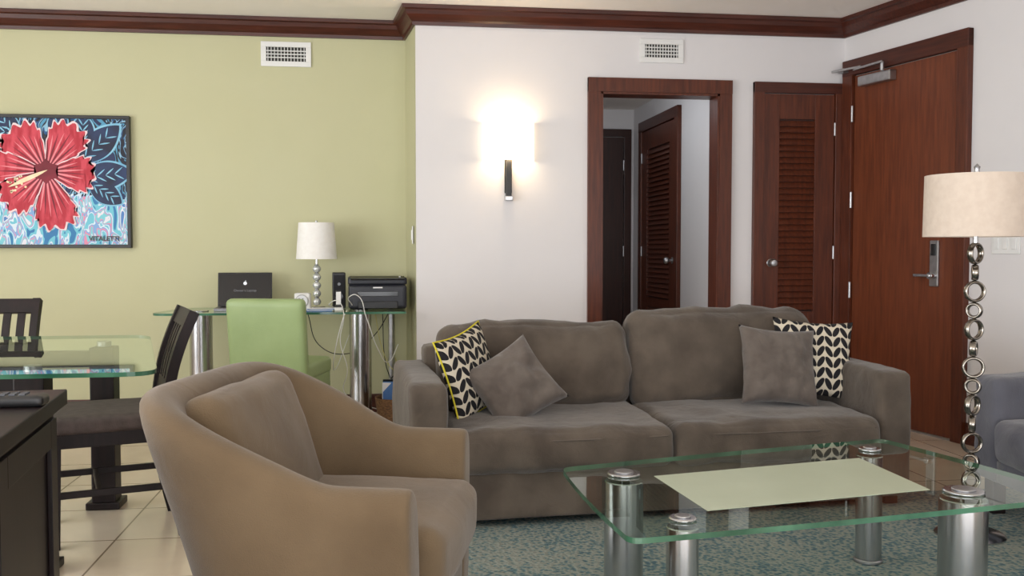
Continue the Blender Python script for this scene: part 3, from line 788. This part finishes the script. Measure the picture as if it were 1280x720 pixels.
group('speaker', P, (-.285, 6.45, ZD), R(4))
PRN = mat('printer_charcoal', (32, 34, 42), (40, 42, 50), rough=.45)
P = [soft_box('body', (.37, .36, .155), (0, 0, .085), PRN, r=.02, wr=0), soft_box('scanner_lid', (.375, .345, .05), (0, .005, .185), PRN, r=.015, wr=0),
     box('control_panel', (.34, .05, .012), (0, -.165, .205), BLACKG, .003, (R(18), 0, 0)), box('paper_slot', (.26, .01, .03), (0, -.180, .105), BLACKG, .002), box('paper_tray', (.25, .05, .045), (0, -.175, .035), BLACK, .004),
     box('badge', (.06, .002, .008), (0, -.183, .145), WPLAS), box('button', (.012, .012, .003), (.14, -.166, .213), WPLAS, .001, (R(18), 0, 0))]
group('printer', P, (-.035, 6.35, ZD), R(2))
P = [box('dock', (.05, .05, .022), (0, 0, .011), WPLAS, .006), box('phone', (.036, .012, .11), (0, .004, .075), BLACK, .005, (R(-8), 0, 0)), box('phone_face', (.030, .001, .08), (0, -.003, .08), WPLAS, 0, (R(-8), 0, 0))]
group('cordless_phone', P, (-.275, 6.16, ZD))
P = [box('sheet_%d' % i, (.16, .11, .004), (0.004*i, .003*i, .002+.0045*i), PAPER if i % 2 else PAPERB, 0, (0, 0, R(4*i))) for i in range(4)]
group('paper_stack', P, (-.40, 6.17, ZD), R(8))
WC = mat('white_cable', (222, 222, 218), (228, 228, 224), rough=.5); YC = mat('yellow_cable', (190, 180, 110), (200, 190, 120), rough=.5)
P = [tube('cable_white_1', [(-.30, 6.25, .745), (-.33, 6.10, .78), (-.27, 6.03, .80), (-.24, 6.02, .74), (-.26, 6.02, .55), (-.22, 6.06, .38), (-.24, 6.2, .2), (.05, 6.4, .03)], .0028, WC),
     tube('cable_white_2', [(-.22, 6.10, .74), (-.24, 6.02, .70), (-.30, 6.05, .45), (-.30, 6.3, .35), (-.24, 6.5, .5), (-.20, 6.6, .6)], .0028, WC),
     tube('cable_white_3', [(-.19, 6.13, .77), (-.20, 6.02, .83), (-.16, 6.01, .84), (-.10, 6.01, .70), (-.03, 6.05, .5), (.04, 6.2, .40), (.1, 6.3, .5)], .0028, WC),
     tube('cable_yellow', [(-.05, 6.5, .70), (.0, 6.45, .45), (.06, 6.4, .33), (.10, 6.3, .35), (.08, 6.25, .42)], .003, YC),
     tube('cable_black_1', [(-.50, 6.55, .70), (-.4, 6.4, .48), (-.22, 6.35, .44), (-.05, 6.5, .55), (.05, 6.6, .70)], .003, BLACK),
     tube('cable_black_2', [(.0, 6.60, .70), (.02, 6.5, .35), (.08, 6.3, .22), (.05, 6.1, .30), (.10, 6.05, .36)], .003, BLACK),
     tube('cable_black_3', [(-.7, 6.5, .71), (-.6, 6.4, .5), (-.45, 6.4, .25), (-.3, 6.5, .02)], .003, YC)]
group('power_cables', P)
P = [lathe('basket', [(.001, .005), (.10, .005), (.125, .20), (.118, .20), (.094, .012), (.001, .012)], WICK, seg=28)]
P += [box('magazine_a', (.16, .012, .24), (0, .02, .17), PAPER, .001, (R(8), 0, R(5))), box('magazine_b', (.15, .012, .25), (.0, -.01, .17), PAPERB, .001, (R(-4), 0, R(-8))), box('magazine_c', (.15, .01, .27), (0, .05, .17), BLACK, .001, (R(5), 0, 0))]
group('magazine_basket', P, (.075, 6.02, 0))

P = [soft_box('back', (.45, .075, .46), (0, -.02, .62), LEATH, r=.03, puff=(0, .008, .0), rot=(R(7), 0, 0), wr=.001),
     soft_box('seat', (.45, .46, .10), (0, .22, .43), LEATH, r=.028, puff=(0, 0, .012), wr=.001), soft_box('skirt', (.44, .44, .10), (0, .215, .345), LEATH, r=.012, wr=0)]
for sx in (-.195, .195):
    for yy in (.02, .41): P.append(sweep_rect('leg', [(yy, 0), (yy, .33)], .045, [.034, .045], LEATH, sx))
group('desk_chair', P, (-.63, 5.50, 0), R(-14))

# ------------------------------------------------------------ light
def area(name, loc, rot, sx, sy, e, c):
    l = bpy.data.lights.new(name, 'AREA'); l.shape = 'RECTANGLE'; l.size = sx; l.size_y = sy; l.energy = e; l.color = c
    o = bpy.data.objects.new(name, l); col.objects.link(o); o.location = loc; o.rotation_euler = rot; return o
area('daylight_window_left', (-4.4, 1.3, 1.20), (0, R(-116), 0), 2.0, 5.6, 258, (.975, .985, 1.0))
area('daylight_window_rear', (.3, -2.8, 1.10), (R(108), 0, 0), 5.6, 2.0, 180, (.99, .985, .99))
point('hall_fill_light', (1.5, 7.0, 2.25), 8, (.85, .92, 1.0), .1)  # added fill without a fixture, brightens the dim hall
w = bpy.data.worlds.new('sky'); sc.world = w; w.use_nodes = True
bg = w.node_tree.nodes['Background']; bg.inputs[0].default_value = (.75, .87, 1, 1); bg.inputs[1].default_value = 1.0
sc.view_settings.view_transform = 'Standard'
sc.view_settings.look = 'None'

# ------------------------------------------------------------ camera
cd = bpy.data.cameras.new('camera'); cam = bpy.data.objects.new('camera', cd); col.objects.link(cam)
cd.sensor_width = 36; cd.lens = 36*1200/1280; cd.clip_start = .05
cam.location = (0, 0, 1.13); cam.rotation_euler = (R(90-2.386), 0, -A)
sc.camera = cam
